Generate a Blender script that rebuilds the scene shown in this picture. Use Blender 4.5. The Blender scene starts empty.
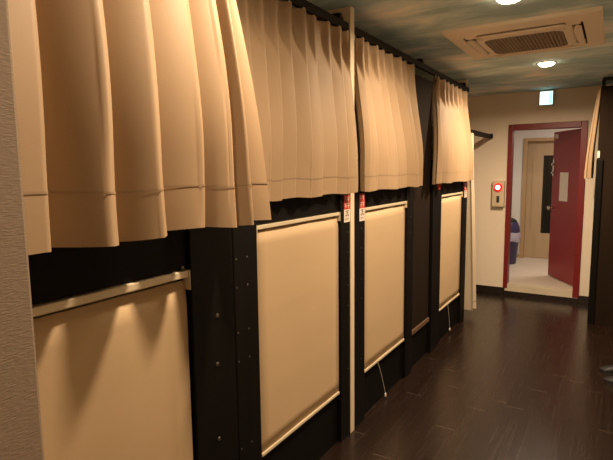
import bpy, bmesh, math, random
from mathutils import Vector, Matrix
random.seed(7)
S = bpy.context.scene
COL = S.collection

# ------------------------------------------------------------------ view
S.view_settings.view_transform = 'Standard'
S.view_settings.look = 'None'
S.view_settings.gamma = 1
S.view_settings.use_curve_mapping = False
S.view_settings.exposure = 0.0

# ------------------------------------------------------------------ materials
def mat(name, color, rough=0.6, metal=0.0, bump=None, vary=None, spec=0.5, sheen=0.0, emit=None, estr=0.0, coat=0.0):
    m = bpy.data.materials.new(name); m.use_nodes = True
    nt = m.node_tree; b = nt.nodes['Principled BSDF']
    b.inputs['Base Color'].default_value = (*color, 1)
    b.inputs['Roughness'].default_value = rough
    b.inputs['Metallic'].default_value = metal
    b.inputs['Specular IOR Level'].default_value = spec
    b.inputs['Coat Weight'].default_value = coat
    if sheen:
        b.inputs['Sheen Weight'].default_value = sheen
        b.inputs['Sheen Tint'].default_value = (*color, 1)
    if emit:
        b.inputs['Emission Color'].default_value = (*emit, 1)
        b.inputs['Emission Strength'].default_value = estr
    tc = nt.nodes.new('ShaderNodeTexCoord')
    def mapped(scale):
        mp = nt.nodes.new('ShaderNodeMapping'); mp.inputs['Scale'].default_value = scale
        nt.links.new(tc.outputs['Object'], mp.inputs['Vector']); return mp
    if vary:                       # (scale xyz, amount)
        n = nt.nodes.new('ShaderNodeTexNoise'); n.inputs['Scale'].default_value = 1; n.inputs['Detail'].default_value = 4
        nt.links.new(mapped(vary[0]).outputs[0], n.inputs['Vector'])
        r = nt.nodes.new('ShaderNodeValToRGB'); a = vary[1]
        r.color_ramp.elements[0].position = .3; r.color_ramp.elements[1].position = .7
        r.color_ramp.elements[0].color = (*[c*(1-a) for c in color], 1)
        r.color_ramp.elements[1].color = (*[min(1, c*(1+a)) for c in color], 1)
        nt.links.new(n.outputs['Fac'], r.inputs['Fac']); nt.links.new(r.outputs['Color'], b.inputs['Base Color'])
    if bump:                       # (scale xyz, strength, distance)
        n = nt.nodes.new('ShaderNodeTexNoise'); n.inputs['Scale'].default_value = 1; n.inputs['Detail'].default_value = 3
        nt.links.new(mapped(bump[0]).outputs[0], n.inputs['Vector'])
        bp = nt.nodes.new('ShaderNodeBump'); bp.inputs['Strength'].default_value = bump[1]; bp.inputs['Distance'].default_value = bump[2]
        nt.links.new(n.outputs['Fac'], bp.inputs['Height']); nt.links.new(bp.outputs['Normal'], b.inputs['Normal'])
    return m

M = {}
M['curtain'] = mat('tan_satin_curtain', (.365, .247, .145), .58, spec=.3, bump=((60, 60, 900), .15, .001), vary=((2, 2, 1), .04), sheen=.15)
M['seam'] = mat('curtain_seam_thread', (.30, .20, .115), .6, vary=((40, 40, 40), .05))
M['curtain_pale'] = mat('pale_cotton_curtain', (.56, .46, .33), .7, bump=((60, 60, 900), .15, .001), vary=((2, 2, 1), .05))
M['blind'] = mat('cream_blind_fabric', (.52, .368, .212), .75, bump=((500, 500, 500), .12, .0008), vary=((1.5, 1.5, 6), .03))
M['rail'] = mat('cream_painted_rail', (.66, .55, .38), .35, vary=((8, 8, 8), .03))
M['black'] = mat('black_laminate', (.0042, .0033, .0026), .6, vary=((3, 3, .6), .15), spec=.1)
M['blackpost'] = mat('black_post_laminate', (.0045, .0036, .0029), .55, vary=((20, 20, 2), .15), spec=.12)
M['brown'] = mat('dark_brown_laminate', (.018, .0105, .006), .85, vary=((30, 30, 1.2), .14), spec=.08)
M['browntrim'] = mat('brown_rail', (.14, .08, .045), .45, vary=((5, 20, 5), .1))
M['cream'] = mat('cream_wall_paper', (.84, .71, .56), .85, bump=((140, 140, 140), .2, .002), vary=((1.2, 1.2, 1.2), .03))
M['partition'] = mat('cream_partition', (.70, .56, .38), .7, vary=((2, 2, 2), .03))
M['base'] = mat('dark_baseboard', (.018, .011, .008), .4, vary=((4, 4, 4), .1))
M['metal'] = mat('dark_metal_track', (.014, .010, .008), .55, .0, spec=.15, vary=((9, 9, 9), .1))
M['steel'] = mat('steel', (.62, .58, .52), .25, .95, vary=((9, 9, 9), .05))
M['screw'] = mat('screw_head', (.16, .14, .12), .3, .9, vary=((90, 90, 90), .1))
M['red'] = mat('red_door_paint', (.23, .010, .011), .42, vary=((2, 2, 2), .05))
M['redframe'] = mat('red_frame_paint', (.19, .012, .013), .4, vary=((2, 2, 2), .05))
M['paper'] = mat('white_paper', (.68, .63, .56), .8, vary=((20, 20, 40), .06))
M['white'] = mat('white_plastic', (.72, .66, .56), .45, vary=((4, 4, 4), .02))
M['ac'] = mat('ivory_plastic', (.82, .70, .55), .5, vary=((3, 3, 3), .02))
M['acdark'] = mat('dark_grille_void', (.03, .022, .016), .7, vary=((9, 9, 9), .1))
M['acgrille'] = mat('grille_bars', (.30, .23, .16), .5, vary=((9, 9, 9), .05))
M['signred'] = mat('sticker_red', (.50, .03, .02), .5, vary=((40, 40, 40), .06))
M['signwhite'] = mat('sticker_white', (.74, .64, .54), .5, vary=((40, 40, 40), .03))
M['signink'] = mat('sticker_ink', (.10, .02, .015), .6, vary=((40, 40, 40), .05))
M['bin'] = mat('indigo_bin_plastic', (.030, .022, .085), .4, vary=((5, 5, 5), .08))
M['binbag'] = mat('pale_bin_bag', (.42, .39, .52), .35, bump=((30, 30, 8), .6, .01), vary=((8, 8, 8), .08))
M['binblack'] = mat('black_bin_flap', (.008, .008, .010), .45, vary=((5, 5, 5), .1))
M['beige'] = mat('beige_door_wood', (.46, .33, .20), .55, vary=((12, 12, 1), .07))
M['beigetrim'] = mat('beige_trim_wood', (.44, .29, .15), .5, vary=((12, 12, 1), .07))
M['glass'] = mat('dark_door_glass', (.012, .013, .010), .12, vary=((60, 2, .5), .4))
M['backwall'] = mat('white_back_room_wall', (.74, .71, .68), .85, bump=((120, 120, 120), .15, .002), vary=((2, 2, 2), .02))
M['backfloor'] = mat('pale_vinyl_floor', (.66, .58, .50), .35, vary=((3, 3, 3), .05))
M['thresh'] = mat('pale_threshold', (.66, .56, .42), .3, vary=((3, 9, 9), .06))
M['shoe'] = mat('black_shoe_leather', (.008, .008, .008), .5, spec=.3, vary=((20, 20, 20), .2))
M['sole'] = mat('shoe_sole', (.02, .017, .015), .6, vary=((20, 20, 20), .1))
M['shoein'] = mat('shoe_lining', (.05, .045, .04), .8, vary=((20, 20, 20), .1))
M['lens'] = mat('downlight_lens', (.9, .85, .75), .4, emit=(1, .80, .50), estr=30, vary=((9, 9, 9), .01))
M['exit'] = mat('exit_sign_face', (.7, .85, .8), .4, emit=(.62, 1, .90), estr=1.9, vary=((9, 9, 9), .01))
M['exitgreen'] = mat('exit_sign_green', (.2, .7, .5), .4, emit=(.42, 1, .80), estr=1.35, vary=((9, 9, 9), .01))
M['exitcase'] = mat('exit_sign_case', (.42, .40, .36), .5, vary=((9, 9, 9), .03))
M['alarmcore'] = mat('alarm_lamp_core', (.9, .7, .6), .4, emit=(1, .72, .60), estr=5, vary=((9, 9, 9), .01))
M['alarmring'] = mat('alarm_lamp_red', (.6, .01, .01), .3, emit=(1, .03, .03), estr=.75, vary=((9, 9, 9), .01))
M['alarmbox'] = mat('alarm_box_cream', (.66, .53, .36), .5, vary=((9, 9, 9), .02))

# ribbed grey-brown wallpaper on the wall beside the camera
def ribbed():
    m = mat('ribbed_wallpaper', (.30, .235, .175), .85)
    nt = m.node_tree; b = nt.nodes['Principled BSDF']; tc = nt.nodes['Texture Coordinate']
    mp = nt.nodes.new('ShaderNodeMapping'); mp.inputs['Scale'].default_value = (160, 90, 420)
    nt.links.new(tc.outputs['Object'], mp.inputs['Vector'])
    n = nt.nodes.new('ShaderNodeTexNoise'); n.inputs['Scale'].default_value = 1; n.inputs['Detail'].default_value = 3
    nt.links.new(mp.outputs[0], n.inputs['Vector'])
    bp = nt.nodes.new('ShaderNodeBump'); bp.inputs['Strength'].default_value = .3; bp.inputs['Distance'].default_value = .002
    nt.links.new(n.outputs['Fac'], bp.inputs['Height']); nt.links.new(bp.outputs['Normal'], b.inputs['Normal'])
    r = nt.nodes.new('ShaderNodeValToRGB')
    r.color_ramp.elements[0].position = .3; r.color_ramp.elements[0].color = (.255, .19, .138, 1)
    r.color_ramp.elements[1].position = .7; r.color_ramp.elements[1].color = (.30, .226, .165, 1)
    nt.links.new(n.outputs['Fac'], r.inputs['Fac']); nt.links.new(r.outputs['Color'], b.inputs['Base Color'])
    return m
M['ribbed'] = ribbed()

# dark plank floor: staggered planks along Y, butt joints painted paler for the light they catch
def plank_floor():
    m = mat('dark_plank_floor', (.03, .017, .011), .27, spec=.5)
    nt = m.node_tree; L = nt.links; N = nt.nodes.new; b = nt.nodes['Principled BSDF']; tc = nt.nodes['Texture Coordinate']
    sep = N('ShaderNodeSeparateXYZ'); L.new(tc.outputs['Object'], sep.inputs[0])
    def mth(op, a, c=None):
        n = N('ShaderNodeMath'); n.operation = op
        for i, v in enumerate((a, c)):
            if v is None: continue
            if isinstance(v, (int, float)): n.inputs[i].default_value = v
            else: L.new(v, n.inputs[i])
        return n.outputs[0]
    px = mth('DIVIDE', sep.outputs['X'], .105)
    row = mth('FLOOR', px); fx = mth('FRACT', px)
    wn = N('ShaderNodeTexWhiteNoise'); wn.noise_dimensions = '1D'; L.new(row, wn.inputs['W'])
    py = mth('ADD', mth('DIVIDE', sep.outputs['Y'], 1.35), wn.outputs['Value'])
    cell = mth('FLOOR', py); fy = mth('FRACT', py)
    end = mth('LESS_THAN', fy, .004)
    side = mth('MAXIMUM', mth('LESS_THAN', fx, .02), mth('GREATER_THAN', fx, .985))
    wn2 = N('ShaderNodeTexWhiteNoise'); wn2.noise_dimensions = '2D'
    cv = N('ShaderNodeCombineXYZ'); L.new(row, cv.inputs[0]); L.new(cell, cv.inputs[1]); L.new(cv.outputs[0], wn2.inputs['Vector'])
    mp = N('ShaderNodeMapping'); mp.inputs['Scale'].default_value = (70, 2.2, 1); L.new(tc.outputs['Object'], mp.inputs['Vector'])
    gn = N('ShaderNodeTexNoise'); gn.inputs['Scale'].default_value = 1; gn.inputs['Detail'].default_value = 5; gn.inputs['Distortion'].default_value = .6
    L.new(mp.outputs[0], gn.inputs['Vector'])
    f = mth('ADD', mth('MULTIPLY', gn.outputs['Fac'], .8), mth('MULTIPLY', wn2.outputs['Value'], .14))
    r = N('ShaderNodeValToRGB')
    r.color_ramp.elements[0].position = .32; r.color_ramp.elements[0].color = (.012, .0058, .0036, 1)
    r.color_ramp.elements[1].position = .75; r.color_ramp.elements[1].color = (.022, .011, .0068, 1)
    L.new(f, r.inputs['Fac'])
    m1 = N('ShaderNodeMixRGB'); m1.inputs['Color2'].default_value = (.016, .009, .006, 1); L.new(mth('MULTIPLY', side, .6), m1.inputs['Fac']); L.new(r.outputs['Color'], m1.inputs['Color1'])
    m2 = N('ShaderNodeMixRGB'); m2.inputs['Color2'].default_value = (.14, .105, .08, 1); L.new(mth('MULTIPLY', end, .5), m2.inputs['Fac']); L.new(m1.outputs['Color'], m2.inputs['Color1'])
    L.new(m2.outputs['Color'], b.inputs['Base Color'])
    rr = N('ShaderNodeMapRange'); rr.inputs['To Min'].default_value = .20; rr.inputs['To Max'].default_value = .32
    L.new(gn.outputs['Fac'], rr.inputs['Value']); L.new(rr.outputs[0], b.inputs['Roughness'])
    bp = N('ShaderNodeBump'); bp.inputs['Strength'].default_value = .03; bp.inputs['Distance'].default_value = .002
    L.new(gn.outputs['Fac'], bp.inputs['Height']); L.new(bp.outputs['Normal'], b.inputs['Normal'])
    return m
M['floor'] = plank_floor()

# cloud-printed ceiling paper
def cloud_ceiling():
    m = mat('cloud_print_ceiling', (.3, .3, .28), .9)
    nt = m.node_tree; L = nt.links; N = nt.nodes.new; b = nt.nodes['Principled BSDF']; tc = nt.nodes['Texture Coordinate']
    mp = N('ShaderNodeMapping'); mp.inputs['Scale'].default_value = (1.5, 2.9, 1); mp.inputs['Rotation'].default_value = (0, 0, .25)
    L.new(tc.outputs['Object'], mp.inputs['Vector'])
    n = N('ShaderNodeTexNoise'); n.inputs['Scale'].default_value = 1.15; n.inputs['Detail'].default_value = 5; n.inputs['Roughness'].default_value = .55; n.inputs['Distortion'].default_value = .35
    L.new(mp.outputs[0], n.inputs['Vector'])
    r = N('ShaderNodeValToRGB'); e = r.color_ramp.elements
    e[0].position = .40; e[0].color = (.36, .50, .53, 1)
    e[1].position = .66; e[1].color = (.95, .90, .82, 1)
    k = r.color_ramp.elements.new(.52); k.color = (.58, .70, .70, 1)
    L.new(n.outputs['Fac'], r.inputs['Fac']); L.new(r.outputs['Color'], b.inputs['Base Color'])
    return m
M['ceiling'] = cloud_ceiling()

# ------------------------------------------------------------------ helpers
def tag(o, label=None, cat=None, group=None, kind=None):
    if label: o['label'] = label
    if cat: o['category'] = cat
    if group: o['group'] = group
    if kind: o['kind'] = kind
    return o

def empty(name, loc, label=None, cat=None, group=None, kind=None):
    o = bpy.data.objects.new(name, None); COL.objects.link(o)
    o.location = loc; o.empty_display_size = .05
    return tag(o, label, cat, group, kind)

def link(name, bm, material, parent=None, smooth=False):
    """bm is in world coordinates; child meshes are shifted into the parent's frame"""
    me = bpy.data.meshes.new(name)
    bmesh.ops.recalc_face_normals(bm, faces=bm.faces[:])
    org = None
    if parent is not None:
        org = world_loc(parent)
        bmesh.ops.translate(bm, verts=bm.verts[:], vec=-org)
    bm.to_mesh(me); bm.free()
    me.materials.append(material)
    if smooth:
        for p in me.polygons: p.use_smooth = True
    o = bpy.data.objects.new(name, me); COL.objects.link(o)
    if parent is not None: o.parent = parent
    return o

def world_loc(o):
    v = Vector(o.location)
    while o.parent: o = o.parent; v += Vector(o.location)
    return v

def box(bm, a, b, bev=0.0, seg=2):
    x0, y0, z0 = [min(p, q) for p, q in zip(a, b)]; x1, y1, z1 = [max(p, q) for p, q in zip(a, b)]
    r = bmesh.ops.create_cube(bm, size=1)
    vs = r['verts']
    bmesh.ops.scale(bm, verts=vs, vec=(x1-x0, y1-y0, z1-z0))
    bmesh.ops.translate(bm, verts=vs, vec=((x0+x1)/2, (y0+y1)/2, (z0+z1)/2))
    if bev > 0:
        es = list({e for v in vs for e in v.link_edges})
        bmesh.ops.bevel(bm, geom=es, offset=bev, segments=seg, affect='EDGES', profile=.6)
    return bm

def bx(a, b, bev=0.0): return box(bmesh.new(), a, b, bev)

def cyl(bm, p, q, r, r2=None, seg=20):
    p = Vector(p); q = Vector(q); d = q-p
    rot = d.to_track_quat('Z', 'Y').to_matrix().to_4x4()
    bmesh.ops.create_cone(bm, cap_ends=True, segments=seg, radius1=r, radius2=r if r2 is None else r2, depth=d.length,
                          matrix=Matrix.Translation((p+q)/2) @ rot)
    return bm

def lathe(bm, profile, center, seg=32, axis='Z'):
    """profile [(radius, height)] revolved about axis through center"""
    cx, cy, cz = center; rings = []
    for r, h in profile:
        ring = []
        for i in range(seg):
            a = 2*math.pi*i/seg; u, v = r*math.cos(a), r*math.sin(a)
            ring.append(bm.verts.new((cx+u, cy+v, cz+h) if axis == 'Z' else (cx+u, cy+h, cz+v)))
        rings.append(ring)
    for a, b in zip(rings, rings[1:]):
        for i in range(seg):
            bm.faces.new((a[i], a[(i+1) % seg], b[(i+1) % seg], b[i]))
    bm.faces.new(rings[0]); bm.faces.new(rings[-1])
    return bm

def tube(bm, pts, r, seg=8):
    pts = [Vector(p) for p in pts]; prev = None
    for i, p in enumerate(pts):
        d = (pts[min(i+1, len(pts)-1)] - pts[max(i-1, 0)]).normalized()
        up = Vector((1, 0, 0)) if abs(d.x) < .9 else Vector((0, 0, 1))
        u = d.cross(up).normalized(); v = d.cross(u)
        ring = [bm.verts.new(p + r*(math.cos(2*math.pi*k/seg)*u + math.sin(2*math.pi*k/seg)*v)) for k in range(seg)]
        if prev:
            for k in range(seg): bm.faces.new((prev[k], prev[(k+1) % seg], ring[(k+1) % seg], ring[k]))
        else: bm.faces.new(ring)
        prev = ring
    bm.faces.new(prev); return bm

def struct(name, bm, m, parent=None):
    o = link(name, bm, m, parent)
    if parent is None: o['kind'] = 'structure'
    return o

# ------------------------------------------------------------------ room shell
CE = 2.42            # ceiling height
YF = 6.36            # far wall
XP = -1.25           # face of the row of bunk cabins
XN = -0.83           # face of the nearest cabin, which stands further out
struct('floor', bx((-2.6, -2.6, -.1), (1.3, YF, 0)), M['floor'])
struct('ceiling', bx((-2.6, -2.6, CE), (1.3, YF, CE+.1)), M['ceiling'])
struct('wall_left', bx((-2.7, -2.6, 0), (-2.6, YF+.3, CE)), M['cream'])
struct('wall_right', bx((1.3, -2.6, 0), (1.4, YF+.3, CE)), M['cream'])
struct('wall_back', bx((-2.6, -2.7, 0), (1.3, -2.6, CE)), M['cream'])
DX0, DX1, DZ1 = -1.095, -.275, 2.055       # outside of the red frame
bm = bmesh.new()
box(bm, (-2.6, YF, 0), (DX0, YF+.08, CE)); box(bm, (DX1, YF, 0), (1.3, YF+.08, CE)); box(bm, (DX0, YF, DZ1), (DX1, YF+.08, CE))
struct('wall_far', bm, M['cream'])
bm = bmesh.new()
box(bm, (-2.6, YF-.012, 0), (DX0+.01, YF, .088), .003); box(bm, (DX0+.01, YF-.008, 0), (DX1-.01, YF, .05)); box(bm, (DX1-.01, YF-.012, 0), (1.3, YF, .088), .003)
struct('baseboard_far', bm, M['base'])
bm = bmesh.new(); box(bm, (-.70, -2.6, 0), (-.82, .383, CE), .004)
struct('wall_near', bm, M['ribbed'])

# back room beyond the red door
BZ = .14
YB = 8.346            # far wall of the back room
struct('floor_back_room', bx((-2.2, YF+.06, .0), (.9, YB+.15, BZ)), M['backfloor'])
struct('ceiling_back_room', bx((-2.2, YF+.08, 2.3), (.9, YB+.15, 2.4)), M['backwall'])
struct('wall_back_room_left', bx((-1.80, YF+.08, BZ), (-1.72, YB, 2.3)), M['backwall'])
struct('wall_back_room_right', bx((.5, YF+.08, BZ), (.6, YB, 2.3)), M['backwall'])
bm = bmesh.new()
box(bm, (-1.8, YB, BZ), (-1.20, YB+.15, 2.3)); box(bm, (-.36, YB, BZ), (.6, YB+.15, 2.3)); box(bm, (-1.20, YB, 1.985), (-.36, YB+.15, 2.3))
struct('wall_back_room_far', bm, M['backwall'])
struct('baseboard_back_room', bx((-1.72, YB-.015, BZ), (-1.205, YB, BZ+.05), .003), M['beigetrim'])
struct('trim_1', bx((DX0+.02, YF-.02, .052), (DX1-.01, YF+.085, .138), .004), M['thresh'])

# inner beige door (door_2)
d2 = empty('door_2', (-.8, YB, BZ), kind='structure')
bm = bmesh.new()
box(bm, (-1.207, YB-.03, BZ), (-1.155, YB+.15, 1.992), .004); box(bm, (-.41, YB-.03, BZ), (-.355, YB+.15, 1.992), .004); box(bm, (-1.155, YB-.03, 1.945), (-.41, YB+.15, 1.992), .004)
link('door_frame', bm, M['beigetrim'], d2)
bm = bmesh.new()
box(bm, (-1.155, YB+.08, BZ+.005), (-.935, YB+.12, 1.945)); box(bm, (-.70, YB+.08, BZ+.005), (-.41, YB+.12, 1.945))
box(bm, (-.935, YB+.08, BZ+.005), (-.70, YB+.12, .535)); box(bm, (-.935, YB+.08, 1.73), (-.70, YB+.12, 1.945))
link('door_leaf', bm, M['beige'], d2)
link('glass_panel', bx((-.935, YB+.09, .535), (-.70, YB+.11, 1.73)), M['glass'], d2)
link('panel_bead', bx((-1.085, YB+.074, .6), (-1.075, YB+.08, 1.72)), M['beigetrim'], d2)

# red frame and open red door (door_1)
d1 = empty('door_1', (-.29, 6.47, .14), kind='structure')
bm = bmesh.new()
box(bm, (DX0, YF-.025, .09), (DX0+.048, YF+.10, DZ1), .004); box(bm, (DX1-.066, YF-.025, .06), (DX1, YF+.10, DZ1), .004); box(bm, (DX0+.048, YF-.025, DZ1-.068), (DX1-.066, YF+.10, DZ1), .004)
link('door_frame', bm, M['redframe'], d1)
hx, hy = -.318, 6.475; fx_, fy_ = -.678, 7.099
dv = Vector((fx_-hx, fy_-hy, 0)); W = dv.length; dv.normalize(); nv = Vector((dv.y, -dv.x, 0))
if nv.dot(Vector((0, 0, 0))-Vector((hx, hy, 0))) < 0: nv = -nv        # side that faces the corridor
def door_pt(u, z, n=0): return Vector((hx, hy, 0)) + dv*u + nv*n + Vector((0, 0, z))
def door_box(bm, u0, u1, z0, z1, n0, n1, bev=0):
    t = box(bmesh.new(), (u0, n0, z0), (u1, n1, z1), bev)
    vm = {}
    for v in t.verts: vm[v] = bm.verts.new(door_pt(v.co.x, v.co.z, v.co.y))
    for f in t.faces: bm.faces.new([vm[v] for v in f.verts])
    t.free(); return bm
leaf = link('door_leaf', door_box(bmesh.new(), 0, W, .152, 1.99, -.04, 0, .003), M['red'], d1)
for z in (.335, 1.76):
    bm = bmesh.new(); cyl(bm, door_pt(-.006, z-.06, .008), door_pt(-.006, z+.06, .008), .012); door_box(bm, .0, .03, z-.055, z+.055, -.001, .003)
    link('hinge', bm, M['base'], d1)
bm = bmesh.new(); cyl(bm, door_pt(W-.06, 1.035, 0), door_pt(W-.06, 1.035, .035), .011); 
p = door_pt(W-.06, 1.035, .05)
bmesh.ops.create_uvsphere(bm, u_segments=16, v_segments=10, radius=.027, matrix=Matrix.Translation(p))
p = door_pt(W-.06, 1.035, -.085); cyl(bm, door_pt(W-.06, 1.035, -.04), door_pt(W-.06, 1.035, -.07), .011)
bmesh.ops.create_uvsphere(bm, u_segments=16, v_segments=10, radius=.027, matrix=Matrix.Translation(p))
tag(link('door_knob', bm, M['steel'], d1, True), 'silver round door knob')
bm = bmesh.new(); door_box(bm, W-.055, W-.02, 1.44, 1.65, 0, .012, .003); door_box(bm, W-.05, W-.025, 1.57, 1.60, .012, .03, .003); cyl(bm, door_pt(W-.04, 1.48, .012), door_pt(W-.04, 1.48, .03), .014)
tag(link('lock_plate', bm, M['steel'], d1), 'silver lock plate at the door edge')
# papers on the red door
n1 = link('notice_sheet', door_box(bmesh.new(), W-.42, W-.21, 1.135, 1.485, .0005, .002), M['paper'])
tag(n1, 'tall pale paper notice stuck to the middle of the open red door', 'notice')
n2 = link('door_sticker', door_box(bmesh.new(), W-.115, W-.035, 1.905, 1.96, .0005, .002), M['signwhite'])
tag(n2, 'small white sticker at the top edge of the open red door', 'sticker')

# ------------------------------------------------------------------ bunk cabins
def screw_bm(x, y, z, r=.005):
    bm = bmesh.new(); lathe(bm, [(r, 0), (r*.9, .0015), (r*.45, .0028)], (0, 0, 0), 12)
    bmesh.ops.rotate(bm, verts=bm.verts[:], cent=(0, 0, 0), matrix=Matrix.Rotation(math.pi/2, 3, 'Y'))
    bmesh.ops.translate(bm, verts=bm.verts[:], vec=(x, y, z)); return bm

def cabin(x, y0, yb0, yb1, y1, zb, screws, label, foot=True):
    """posts y0-yb0 and yb1-y1, boards between; zb = top of the blind opening"""
    r = empty('bunk_cabin', (x, (y0+y1)/2, 0), label, 'bunk cabin', 'black bunk cabin fronts')
    for a, b in ((y0, yb0), (yb1, y1)):
        link('post', bx((x-.05, a, 0), (x, b, 1.62), .003), M['blackpost'], r)
    link('upper_board', bx((x-.045, yb0, zb), (x-.012, yb1, 1.62), .002), M['black'], r)
    link('lower_board', bx((x-.05, yb0, 0), (x-.025, yb1, .33), .002), M['black'], r)
    for (sy, sz, rad) in screws:
        tag(link('screw', screw_bm(x, sy, sz, rad), M['screw'], r), 'dull metal screw head')
    return r

ZL = [1.205, 1.09, .905, .785, .41]
c1 = cabin(XN, .24, .33, .826, .975, 1.325, [(.910, 1.19, .006), (.905, 1.065, .006), (.902, .866, .006), (.80, 1.332, .004)],
           'nearest black bunk cabin front, standing forward beside the grey wallpapered wall')
s2 = [(y, z, .0042) for z in ZL for y in (1.490, 1.558)] + [(2.455, z, .0042) for z in ZL]
c2 = cabin(XP, 1.478, 1.627, 2.372, 2.484, 1.325, s2, 'black bunk cabin front second from the camera, left of the narrow cream upright')
s3 = [(2.632, z, .0042) for z in ZL] + [(3.46, z, .0042) for z in ZL[:3]]
c3 = cabin(XP, 2.537, 2.682, 3.39, 3.53, 1.325, s3, 'black bunk cabin front just right of the narrow cream upright')
c4 = cabin(XP, 3.99, 4.225, 4.93, 5.10, 1.325, [(5.02, z, .0042) for z in ZL[:3]], 'farthest black bunk cabin front, beyond the dark brown screen')

# brown full-height screen between third and fourth cabin
r = empty('brown_screen', (XP, 3.76, 0), 'tall dark brown screen panel filling the gap between two bunk cabins', 'screen')
link('screen_panel', bx((XP-.045, 3.535, .31), (XP-.022, 3.985, 2.235), .002), M['brown'], r)
tag(link('bottom_rail', bx((XP-.047, 3.535, .275), (XP-.012, 3.985, .31), .003), M['browntrim'], r), 'lighter brown bottom rail')
link('plinth_board', bx((XP-.05, 3.535, 0), (XP-.03, 3.985, .275)), M['black'], r)

# partitions between the cabins
tag(link('partition_panel', bx((-2.58, 2.486, 0.0), (XP+.003, 2.534, CE-.002), .002), M['partition']),
    'narrow cream upright partition between the second and third bunk cabins', 'partition')
tag(link('partition_panel', bx((-2.58, .977, 0.0), (XN-.055, 1.0, CE-.002), .002), M['partition']),
    'cream partition behind the right edge of the nearest curtain', 'partition')
tag(link('partition_panel', bx((-2.58, 5.102, 0.0), (XP-.03, 5.13, CE-.002), .002), M['partition']),
    'cream partition behind the last curtain at the end of the cabin row', 'partition')

# ------------------------------------------------------------------ roller blinds
def smooth(a, b, v):
    t = max(0, min(1, (v-a)/(b-a))); return t*t*(3-2*t)

def blind(x, y0, y1, zt, zb, label, cord=None):
    r = empty('roller_blind', (x, (y0+y1)/2, zt), label, 'roller blind', 'cream roller blinds on the bunk cabins')
    bm = bmesh.new(); box(bm, (x-.026, y0+.002, zt-.020), (x-.003, y1-.002, zt-.003), .003)
    tag(link('head_rail', bm, M['rail'], r), 'pale painted head rail')
    bm = bmesh.new(); cyl(bm, (x-.060, y0+.012, zt-.034), (x-.060, y1-.012, zt-.034), .014)
    link('roller', bm, M['blind'], r, True)
    for a, b in ((y0+.0005, y0+.0035), (y1-.0035, y1-.0005)):
        link('end_bracket', bx((x-.024, a, zt-.050), (x+.001, b, zt-.002), .002), M['rail'], r)
    # cloth sheet, very slightly bowed
    bm = bmesh.new(); n, k = 10, 16; g = []
    for i in range(n+1):
        row = []
        for j in range(k+1):
            y = y0+.004+(y1-y0-.008)*i/n; z = zb+.008+(zt-.027-zb-.008)*j/k
            row.append(bm.verts.new((x-.013-.004*smooth(.95, 1, j/k)+.0015*math.sin(math.pi*i/n)*math.sin(2.2*j/k+i), y, z)))
        g.append(row)
    for i in range(n):
        for j in range(k): bm.faces.new((g[i][j], g[i+1][j], g[i+1][j+1], g[i][j+1]))
    cl = link('blind_cloth', bm, M['blind'], r, True)
    s = cl.modifiers.new('thick', 'SOLIDIFY'); s.thickness = .0012
    bm = bmesh.new(); box(bm, (x-.023, y0+.008, zb-.006), (x-.004, y1-.008, zb+.010), .004)
    tag(link('bottom_bar', bm, M['rail'], r), 'pale bottom bar')
    if cord:
        cy, dy, dz = cord
        pts = [(x-.010+.012*t, cy+dy*t+.006*math.sin(4*t), zb-.006-dz*t) for t in [i/10 for i in range(11)]]
        cd = link('pull_cord', tube(bmesh.new(), pts, .0014, 6), M['white'], r, True)
        e = pts[-1]; bm = bmesh.new(); lathe(bm, [(.002, .004), (.006, -.004), (.008, -.020), (.006, -.026)], e, 12)
        link('cord_pull', bm, M['white'], cd, True)
    return r
blind(XN, .332, .824, 1.325, .30, 'cream roller blind on the nearest bunk cabin with curtain shadows falling across it')
blind(XP, 1.629, 2.370, 1.325, .30, 'wide cream roller blind on the second bunk cabin, left of the narrow upright')
blind(XP, 2.684, 3.388, 1.325, .30, 'cream roller blind with hanging cord, just right of the narrow upright', (2.905, .11, .255))
blind(XP, 4.227, 4.928, 1.325, .30, 'smallest looking cream roller blind, on the farthest bunk cabin near the exit', (4.52, .05, .24))

# ------------------------------------------------------------------ curtains
def smooth(a, b, v):
    t = max(0, min(1, (v-a)/(b-a))); return t*t*(3-2*t)

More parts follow.
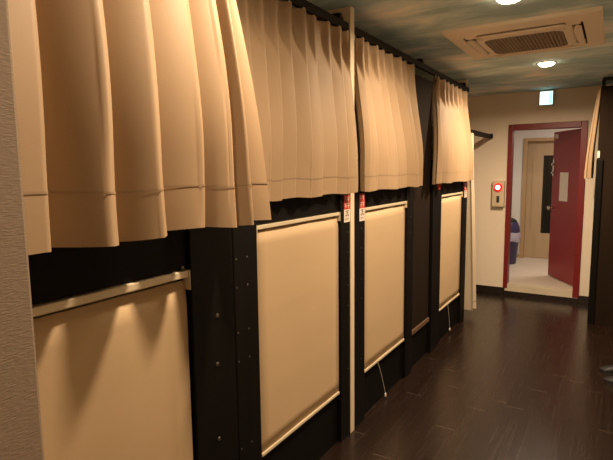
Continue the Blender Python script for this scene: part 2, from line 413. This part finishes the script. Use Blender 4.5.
def curtain(label, top, bot, zt, zb, xt, xb, at, ab, hem, ridge=.12, skew=.15, material='curtain', seed=1, group='tan curtains over the bunk cabins',
            hooks=True, bulge=None, pinch=True, power=1.0, widths={}):
    rnd = random.Random(seed); n = len(top); SUB = 24; ROWS = 44
    root = empty('curtain', (xt, (top[0]+top[-1])/2, zt), label, 'curtain', group)
    wob = [rnd.uniform(.75, 1.2) for _ in range(n+1)]; ph = [rnd.uniform(0, 6) for _ in range(n+1)]
    def prof(t, s):
        i = min(int(t), n-2); f = t-i
        d = min(f, 1-f)                                        # distance to nearest ridge
        r, dr = widths.get(i, ridge), skew                                    # flat ridge, sharp drop, long rising face
        if f < r: fold = 1-.10*f/r
        elif f < r+dr: fold = .90*(1-smooth(r, r+dr, f))
        else:
            q = (f-r-dr)/(1-r-dr); fold = .55*q+.45*(1-(1-q)**2)
        w = .08+.22*smooth(.10, 0, s)
        peak = math.exp(-(d/w)**2)
        if not pinch: return fold
        k = smooth(.11, .30, s)
        return (.05+.95*peak)*(1-k)+fold*k
    def pt(t, s, off=0):
        i = min(int(t), n-2); f = t-i
        yt = top[i]+(top[i+1]-top[i])*f; yb = bot[i]+(bot[i+1]-bot[i])*f
        sy = smooth(-.2, 1.0, s)*1.0
        sy = s*.6+.4*smooth(0, 1, s)
        y = yt+(yb-yt)*sy
        a = (at+(ab-at)*s**power)*(wob[i]*(1-f)+wob[i+1]*f)
        x = xt+(xb-xt)*(smooth(0, .8, s)) + a*prof(t, s)
        x += .006*s*math.sin(1.7*t+ph[i]*0+seed)+.003*s*math.sin(9*s+ph[i])
        if bulge: x += bulge*s*smooth(.5, 1, t/(n-1))
        y += .004*s*math.sin(5*s+1.3*t+seed)
        z = zt+(zb-zt)*s + .004*s*math.sin(2.3*t+seed)
        return Vector((x+off, y, z))
    def sheet(s0, s1, rows, off, m, name):
        bm = bmesh.new(); g = []
        for i in range((n-1)*SUB+1):
            t = i/SUB; g.append([bm.verts.new(pt(t, s0+(s1-s0)*j/rows, off)) for j in range(rows+1)])
        for a, b in zip(g, g[1:]):
            for j in range(rows): bm.faces.new((a[j], b[j], b[j+1], a[j+1]))
        o = link(name, bm, m, root, True)
        md = o.modifiers.new('cloth', 'SOLIDIFY'); md.thickness = .0022; md.offset = -1; md.use_rim = False
        return o
    sh = (zt-hem)/(zt-zb)
    sheet(0, sh, ROWS, 0, M[material], 'drape')
    sheet(sh-.0006, 1.0, 10, .0004, M[material], 'hem')
    hm = sheet(sh-.0022, sh+.0022, 1, .0016, M['seam'], 'hem_seam'); tag(hm, 'darker stitched seam above the hem')
    if hooks:
        for i in range(n):
            q = pt(i if i < n-1 else n-1-1e-6, 0)
            link('hook', bx((q.x-.012, q.y-.004, zt-.02), (q.x-.004, q.y+.004, zt+.0065), .0008), M['white'], root)
    return root

ZT = 2.282
curtain('nearest tan curtain in big deep pleats, filling the left of the view',
        [.25, .35, .440, .597, .708, .842, .908, .938, .962], [.20, .30, .398, .550, .662, .790, .872, .908, 1.010],
        ZT, 1.425, -.882, -.812, .034, .074, 1.517, ridge=.12, skew=.13, seed=3, bulge=.02, widths={2: .30, 6: .3})
curtain('wide tan curtain with thin flat pleats over the second cabin',
        [1.50, 1.60, 1.70, 1.80, 1.905, 2.02, 2.135, 2.262, 2.369, 2.465], [1.49, 1.57, 1.66, 1.75, 1.86, 1.985, 2.11, 2.262, 2.375, 2.478],
        ZT, 1.425, -1.292, -1.234, .042, .024, 1.512, ridge=.05, skew=.12, seed=5)
curtain('tan curtain just right of the narrow upright, left of the brown screen',
        [2.56, 2.64, 2.74, 2.85, 2.97, 3.10, 3.22, 3.35, 3.49], [2.555, 2.62, 2.755, 2.89, 3.07, 3.25, 3.38, 3.47, 3.55],
        ZT, 1.425, -1.292, -1.234, .044, .040, 1.512, ridge=.08, skew=.14, seed=8)
curtain('farthest tan curtain of the left row, hanging past the brown screen toward the exit wall',
        [4.02, 4.08, 4.23, 4.37, 4.50, 4.64, 4.80, 4.97], [3.86, 3.98, 4.12, 4.30, 4.49, 4.69, 4.86, 5.06],
        ZT, 1.43, -1.292, -1.230, .046, .046, 1.515, ridge=.12, skew=.16, seed=11)
curtain('long pale curtain gathered to one side, hanging almost to the floor beyond the last cabin',
        [5.155, 5.19, 5.23, 5.27, 5.31], [5.16, 5.20, 5.24, 5.285, 5.33],
        1.90, .085, -1.315, -1.290, .08, .13, .16, ridge=.2, skew=.3, seed=4, material='curtain_pale', group='passage curtains', pinch=False)
# ------------------------------------------------------------------ curtain tracks
def track(x, y0, y1, z, label, brackets, wall_end=False, side=-1):
    r = empty('curtain_track', (x, (y0+y1)/2, z), label, 'curtain track', 'dark curtain tracks')
    bm = bmesh.new(); box(bm, (x-.013, y0, z-.021-.006*wall_end), (x+.013, y1, z+.021+.006*wall_end), .003)
    link('rail', bm, M['metal'], r)
    for y in brackets:
        bm = bmesh.new()
        if wall_end: 
            box(bm, (x-.028, y-.012, z-.02), (x+.028, y, z+.035), .003)
            box(bm, (x-.016, y-.05, z+.012), (x+.016, y-.012, z+.035), .003)
        else:
            box(bm, (x+side*.13, y-.016, z+.022), (x-side*.010, y+.016, z+.052), .003); box(bm, (x-.016, y-.022, z+.012), (x+.014, y+.022, z+.034), .003)
        link('bracket', bm, M['metal'], r)
    return r
track(-.862, .25, .972, 2.310, 'dark curtain track above the nearest curtain', (.35, .92))
track(-1.268, 1.01, 2.484, 2.310, 'dark curtain track running up to the narrow cream upright', (1.4, 2.40))
track(-1.268, 2.536, 5.09, 2.310, 'long dark curtain track running from the narrow upright to the end of the row', (3.7, 4.95))
track(-1.30, 5.135, YF, 1.925, 'low dark curtain rail fixed to the exit wall left of the red door', (YF,), True)

# ------------------------------------------------------------------ right-hand cabin, end panel toward the camera
r = empty('bunk_cabin', (.5, 5.56, 0), 'dark brown end panel of the right cabin at the right edge', 'bunk cabin')
link('side_panel', bx((-.150, 5.555, 0), (1.28, 5.585, 2.30), .002), M['brown'], r)
link('post', bx((-.154, 5.532, 0), (-.100, 5.554, 1.62), .003), M['blackpost'], r)
link('front_panel', bx((-.135, 5.62, 0), (-.105, 6.33, 1.5), .002), M['black'], r)
curtain('tan curtain seen edge on along the right cabin beside the red door',
        [5.548, 5.565, 5.64, 5.74, 5.84, 5.94], [5.535, 5.565, 5.66, 5.78, 5.90, 6.02],
        2.30, 1.44, -.153, -.190, -.010, -.052, 1.53, ridge=.2, skew=.3, power=.45, seed=21, group='curtains on the right cabin', hooks=False, pinch=False)
track(-.13, 5.54, 6.34, 2.335, 'dark curtain track above the right cabin by the ceiling', (5.60, 6.2), side=1)

# ------------------------------------------------------------------ warning stickers
def sticker(x, y0, y1, z0, z1, label, white=True, marks=True):
    r = empty('warning_sticker', (x, (y0+y1)/2, z0), label, 'sticker', 'warning stickers on cabin posts')
    zm = z0+(z1-z0)*(.47 if white else 0)
    link('red_field', bx((x, y0, zm), (x+.0012, y1, z1)), M['signred'], r)
    if white: link('white_field', bx((x, y0, z0), (x+.0012, y1, zm)), M['signwhite'], r)
    if marks:
        w = y1-y0; bm = bmesh.new()
        def st(b, a0, a1, c0, c1): box(b, (x+.0012, y0+w*a0, c0), (x+.0018, y0+w*a1, c1))
        h = z1-zm
        for cx_ in (.10, .56):                                    # two columns of stroke-like marks on the red
            for k in range(2):
                zz = zm+h*(.10+.45*k)
                st(bm, cx_, cx_+.34, zz+h*.26, zz+h*.32); st(bm, cx_, cx_+.34, zz+h*.12, zz+h*.17); st(bm, cx_+.13, cx_+.20, zz, zz+h*.34)
        link('white_marks', bm, M['signwhite'], r)
        if white:
            h = zm-z0; bm = bmesh.new()
            st(bm, .22, .80, z0+h*.84, z0+h*.89); st(bm, .30, .72, z0+h*.70, z0+h*.74); st(bm, .47, .55, z0+h*.54, z0+h*.93); st(bm, .20, .82, z0+h*.52, z0+h*.57); st(bm, .28, .36, z0+h*.42, z0+h*.54); st(bm, .66, .74, z0+h*.42, z0+h*.54)
            st(bm, .15, .85, z0+h*.26, z0+h*.29); st(bm, .15, .70, z0+h*.16, z0+h*.19)
            link('dark_marks', bm, M['signink'], r)
    return r
sticker(XP, 2.412, 2.483, 1.262, 1.412, 'red and white warning sticker on the post left of the narrow cream upright')
sticker(XP, 2.606, 2.676, 1.250, 1.410, 'red and white warning sticker on the post right of the narrow cream upright')
sticker(XP, 4.10, 4.20, 1.375, 1.42, 'small all red sticker under the corner of the farthest curtain', white=False, marks=False)
sticker(XP, 4.985, 5.085, 1.262, 1.412, 'red and white warning sticker at the end of the cabin row under the farthest curtain')
tag(link('post_sticker', bx((-.150, 5.552, 1.635), (-.130, 5.5545, 1.70)), M['signwhite']), 'tiny white sticker on the black post beside the right curtain', 'sticker')

# ------------------------------------------------------------------ exit wall fittings
r = empty('fire_alarm', (-1.185, YF, 1.085), 'cream fire alarm box with a glowing red lamp left of the red door', 'fire alarm')
link('alarm_box', bx((-1.248, YF-.065, 1.085), (-1.112, YF+.002, 1.395), .006), M['alarmbox'], r)
bm = bmesh.new(); lathe(bm, [(.05, 0), (.05, -.012), (.042, -.03), (.026, -.034), (.024, -.028)], (-1.180, YF-.065, 1.318), 28, 'Y')
lamp = link('lamp_ring', bm, M['alarmring'], r, True); tag(lamp, 'glowing red lamp ring')
bm = bmesh.new(); lathe(bm, [(.027, -.028), (.026, -.036), (.014, -.042), (.002, -.043)], (-1.180, YF-.065, 1.318), 24, 'Y')
tag(link('lamp_core', bm, M['alarmcore'], lamp, True), 'white hot lamp centre')
link('cover_plate', bx((-1.225, YF-.069, 1.10), (-1.135, YF-.065, 1.255), .002), M['alarmbox'], r)
tag(link('slot', bx((-1.196, YF-.072, 1.135), (-1.164, YF-.069, 1.215), .004), M['acdark'], r), 'dark slot')

r = empty('exit_sign', (-.705, YF-.05, 2.25), 'small square glowing mint exit sign above the red door', 'exit sign')
link('sign_case', bx((-.772, YF-.065, 2.246), (-.628, YF-.015, 2.405), .004), M['exitcase'], r)
bm = bmesh.new(); box(bm, (-.765, YF-.068, 2.253), (-.635, YF-.065, 2.397))
fc = link('sign_face', bm, M['exit'], r)
bm = bmesh.new()                                                   # doorway and figure marks
yq0, yq1 = YF-.0695, YF-.068
box(bm, (-.672, yq0, 2.262), (-.642, yq1, 2.390))
link('pictogram', bm, M['exitgreen'], fc)
link('mount', bx((-.73, YF-.05, 2.40), (-.68, YF-.02, CE), .002), M['exitcase'], r)

# ------------------------------------------------------------------ downlights
LX = -.535
def downlight(x, y, label, w):
    r = empty('downlight', (x, y, CE), label, 'downlight', 'round ceiling downlights')
    bm = bmesh.new(); lathe(bm, [(.060, .0), (.074, -.001), (.074, -.005), (.062, -.007), (.058, -.003)], (x, y, CE), 40)
    link('trim_ring', bm, M['white'], r, True)
    bm = bmesh.new(); lathe(bm, [(.062, -.002), (.060, -.012), (.048, -.022), (.025, -.028), (.001, -.030)], (x, y, CE), 32)
    link('lens', bm, M['lens'], r, True)
    l = bpy.data.lights.new('downlight_lamp', 'AREA'); l.shape = 'DISK'; l.size = .10; l.energy = w; l.color = (1, .765, .515); l.spread = math.radians(168)
    o = bpy.data.objects.new('downlight_lamp', l); COL.objects.link(o); o.parent = r; o.location = (0, 0, -.034)
    return r
PW = 39
downlight(-.505, 2.815, 'round downlight in front of the ceiling air conditioner', PW*.95)
downlight(LX, 4.72, 'round downlight beyond the ceiling air conditioner, nearer the exit sign', PW*1.45)
downlight(-.45, 1.08, 'round downlight over the nearest curtain', PW*.74)
downlight(LX, -.83, 'round downlight behind the camera', PW*.5)

# back room lamp (neutral)
r = empty('back_room_light', (-.45, 7.35, 2.3), 'round ceiling lamp of the back room, above the door view', 'ceiling lamp')
bm = bmesh.new(); lathe(bm, [(.15, .006), (.15, -.03), (.12, -.05), (.01, -.055)], (-.45, 7.35, 2.3), 32)
link('lamp_shade', bm, M['white'], r, True)
l = bpy.data.lights.new('back_room_lamp', 'AREA'); l.shape = 'DISK'; l.size = .26; l.energy = 16; l.color = (1, .86, .70)
o = bpy.data.objects.new('back_room_lamp', l); COL.objects.link(o); o.parent = r; o.location = (0, 0, -.06)

# ------------------------------------------------------------------ ceiling cassette air conditioner
AX0, AX1, AY0, AY1 = -.985, -.104, 3.255, 4.14
AZ = CE-.020
acx, acy = (AX0+AX1)/2, (AY0+AY1)/2; AH = (AX1-AX0)/2
ac = empty('air_conditioner', (acx, acy, CE), 'square ivory ceiling cassette air conditioner between two downlights', 'air conditioner')
def rrect(h, rad, z, n=8):
    pts = []
    for cx_, cy_, a0 in ((h-rad, h-rad, 0), (-h+rad, h-rad, 90), (-h+rad, -h+rad, 180), (h-rad, -h+rad, 270)):
        for k in range(n+1):
            a = math.radians(a0+90*k/n); pts.append(Vector((acx+cx_+rad*math.cos(a), acy+cy_+rad*math.sin(a), z)))
    return pts
def loft(bm, rings, cap0=False, cap1=False):
    rs = [[bm.verts.new(p) for p in ring] for ring in rings]; n = len(rs[0])
    for a, b in zip(rs, rs[1:]):
        for i in range(n): bm.faces.new((a[i], a[(i+1) % n], b[(i+1) % n], b[i]))
    if cap0: bm.faces.new(rs[0])
    if cap1: bm.faces.new(rs[-1])
    return bm
bm = bmesh.new()
loft(bm, [rrect(AH, .012, CE), rrect(AH, .012, AZ), rrect(AH-.006, .012, AZ-.005), rrect(AH-.095, .06, AZ-.016), rrect(AH-.10, .06, AZ-.010), rrect(AH-.10, .06, CE-.002)])
link('surround_panel', bm, M['ac'], ac)
link('air_slot', loft(bmesh.new(), [rrect(AH-.10, .06, CE-.004), rrect(AH-.165, .05, CE-.004)]), M['acdark'], ac)
IH = AH-.158
bm = bmesh.new()
loft(bm, [rrect(IH, .09, CE-.003), rrect(IH, .09, AZ-.012), rrect(IH-.012, .085, AZ-.024), rrect(IH-.05, .06, AZ-.028), rrect(.245, .01, AZ-.028), rrect(.243, .01, AZ-.014)], False, False)
link('centre_panel', bm, M['ac'], ac)
link('grille_void', bx((acx-.243, acy-.243, AZ-.013), (acx+.243, acy+.243, AZ-.009)), M['acdark'], ac)
bm = bmesh.new()
N_ = 22
for i in range(N_+1):
    u = -.24+.48*i/N_
    box(bm, (acx+u-.0035, acy-.243, AZ-.026), (acx+u+.0035, acy+.243, AZ-.014)); 
for i in range(13):
    u = -.24+.48*i/12
    box(bm, (acx-.243, acy+u-.0035, AZ-.027), (acx+.243, acy+u+.0035, AZ-.016))
link('intake_grille', bm, M['acgrille'], ac)
for ang in range(4):
    t = bmesh.new(); L2 = .25
    # curved, slightly opened flap
    g = []
    for i in range(13):
        u = -L2+2*L2*i/12; row = []
        e = 1-(abs(u)/L2)**6*.55
        for j in range(5):
            v = j/4; row.append(t.verts.new((u, AH-.108-.050*e*v, AZ-.012-.014*math.sin(math.pi*v)*e-.010*(1-v))))
        g.append(row)
    for a, b in zip(g, g[1:]):
        for j in range(4): t.faces.new((a[j], b[j], b[j+1], a[j+1]))
    bmesh.ops.rotate(t, verts=t.verts[:], cent=(0, 0, 0), matrix=Matrix.Rotation(math.pi/2*ang, 3, 'Z'))
    bmesh.ops.translate(t, verts=t.verts[:], vec=(acx, acy, 0))
    o = link('louvre', t, M['ac'], ac, True); md = o.modifiers.new('t', 'SOLIDIFY'); md.thickness = .003
for sx in (-1, 1):
    for sy in (-1, 1):
        t = bmesh.new(); box(t, (acx+sx*(AH-.11), acy+sy*(AH-.11), AZ-.014), (acx+sx*(AH-.19), acy+sy*(AH-.19), CE-.006), .006)
        link('corner_cap', t, M['ac'], ac)

# ------------------------------------------------------------------ bin in the back room
BX, BY = -1.325, 7.78
r = empty('rubbish_bin', (BX, BY, BZ), 'dark indigo rubbish bin with pale liner bag beyond the red door', 'bin')
bm = bmesh.new(); lathe(bm, [(.145, 0), (.150, .01), (.178, .36), (.182, .365), (.17, .365)], (BX, BY, BZ), 32)
link('bin_body', bm, M['bin'], r, True)
bm = bmesh.new()
rings = []
for h, rr_ in ((.335, .190), (.36, .196), (.41, .194), (.455, .190), (.475, .184)):
    ring = []
    for k in range(40):
        a = 2*math.pi*k/40; q = rr_+.006*math.sin(7*a+h*30)+.004*math.sin(13*a-h*50)
        ring.append(Vector((BX+q*math.cos(a), BY+q*math.sin(a), BZ+h+(.012*math.sin(5*a) if h < .35 else 0))))
    rings.append(ring)
loft(bm, rings); tag(link('liner_bag', bm, M['binbag'], r, True), 'pale lavender liner bag folded over the rim')
bm = bmesh.new(); lathe(bm, [(.187, .47), (.188, .49), (.180, .54), (.160, .60), (.135, .635), (.12, .635)], (BX, BY, BZ), 32)
link('bin_lid', bm, M['bin'], r, True)
bm = bmesh.new(); lathe(bm, [(.145, .622), (.135, .645), (.10, .668), (.04, .682), (.002, .684)], (BX, BY, BZ), 28)
tag(link('lid_flap', bm, M['binblack'], r, True), 'black flap on top')

# ------------------------------------------------------------------ shoes at the right edge
def shoe(x, y, ang, label):
    r = empty('shoe', (x, y, 0), label, 'shoe', 'pair of black shoes')
    # cross-sections from toe (u=0) to heel (u=1); length .27 along local +X
    def place(t):
        bmesh.ops.rotate(t, verts=t.verts[:], cent=(0, 0, 0), matrix=Matrix.Rotation(ang, 3, 'Z'))
        bmesh.ops.translate(t, verts=t.verts[:], vec=(x, y, 0)); return t
    def half(u):
        return .047*math.sqrt(max(.0, 1-(1-min(1, u/.22))**2))*(1-.24*smooth(.35, .68, u)+.08*smooth(.75, .9, u))*math.sqrt(max(0, 1-(max(0, (u-.86)/.14))**2))+.004
    def top(u): return .030+.026*smooth(0, .30, u)+.030*smooth(.30, .55, u)-.010*smooth(.6, .8, u)+.012*smooth(.85, 1, u)
    t = bmesh.new(); rings = []
    for i in range(17):
        u = i/16; w = half(u)+.003
        rings.append([Vector((.27*u, w*math.cos(a), .010+(.009 if math.sin(a) > 0 else -.010))) for a in [2*math.pi*k/20+.01 for k in range(20)]])
    link('sole', place(loft(t, rings, True, True)), M['sole'], r)
    t = bmesh.new(); rings = []
    for i in range(25):
        u = i/24; w = half(u); h = top(u); ring = []
        for k in range(21):
            a = math.pi*k/20; zz = .018+(h-.018)*math.sin(a)**.65
            if .42 < u < .97: zz = min(zz, h) - (.022*math.sin(math.pi*(u-.42)/.55)*(math.sin(a)**6))
            ring.append(Vector((.27*u, w*math.cos(a), zz)))
        rings.append(ring)
    g = [[t.verts.new(p) for p in ring] for ring in rings]
    for a, b in zip(g, g[1:]):
        for k in range(20): t.faces.new((a[k], b[k], b[k+1], a[k+1]))
    link('upper', place(t), M['shoe'], r, True)
    t = bmesh.new(); lathe(t, [(.030, 0), (.026, .004), (.005, .002)], (0, 0, 0), 20)
    bmesh.ops.scale(t, verts=t.verts[:], vec=(2.0, .82, 1)); bmesh.ops.translate(t, verts=t.verts[:], vec=(.185, 0, .061))
    tag(link('opening', place(t), M['shoein'], r, True), 'dark lined opening')
shoe(-.022, 4.25, math.radians(9), 'black shoe on the floor at the right edge, the one farther away')
shoe(.012, 4.05, math.radians(5), 'black shoe on the floor at the right edge, the nearer one, mostly cut off')

# ------------------------------------------------------------------ world and camera
w = bpy.data.worlds.new('World'); S.world = w; w.use_nodes = True
w.node_tree.nodes['Background'].inputs['Color'].default_value = (.02, .017, .013, 1)
w.node_tree.nodes['Background'].inputs['Strength'].default_value = 1

cam = bpy.data.cameras.new('Camera'); co = bpy.data.objects.new('Camera', cam); COL.objects.link(co)
cam.sensor_width = 36; cam.lens = 496/613*36; cam.clip_start = .02
def nrm(v): return Vector(v).normalized()
f = 496.0
Yc = nrm((615-306.5, 230-166.5, -f)); Q = Vector((615-1000-306.5, 230-(166.5+12), -f))
U = Yc.cross(Q).normalized()
if U.y < 0: U = -U
Xc = Yc.cross(U)
co.matrix_world = Matrix.Translation((0, 0, 1.55)) @ Matrix((Xc, Yc, U)).to_4x4()
S.camera = co
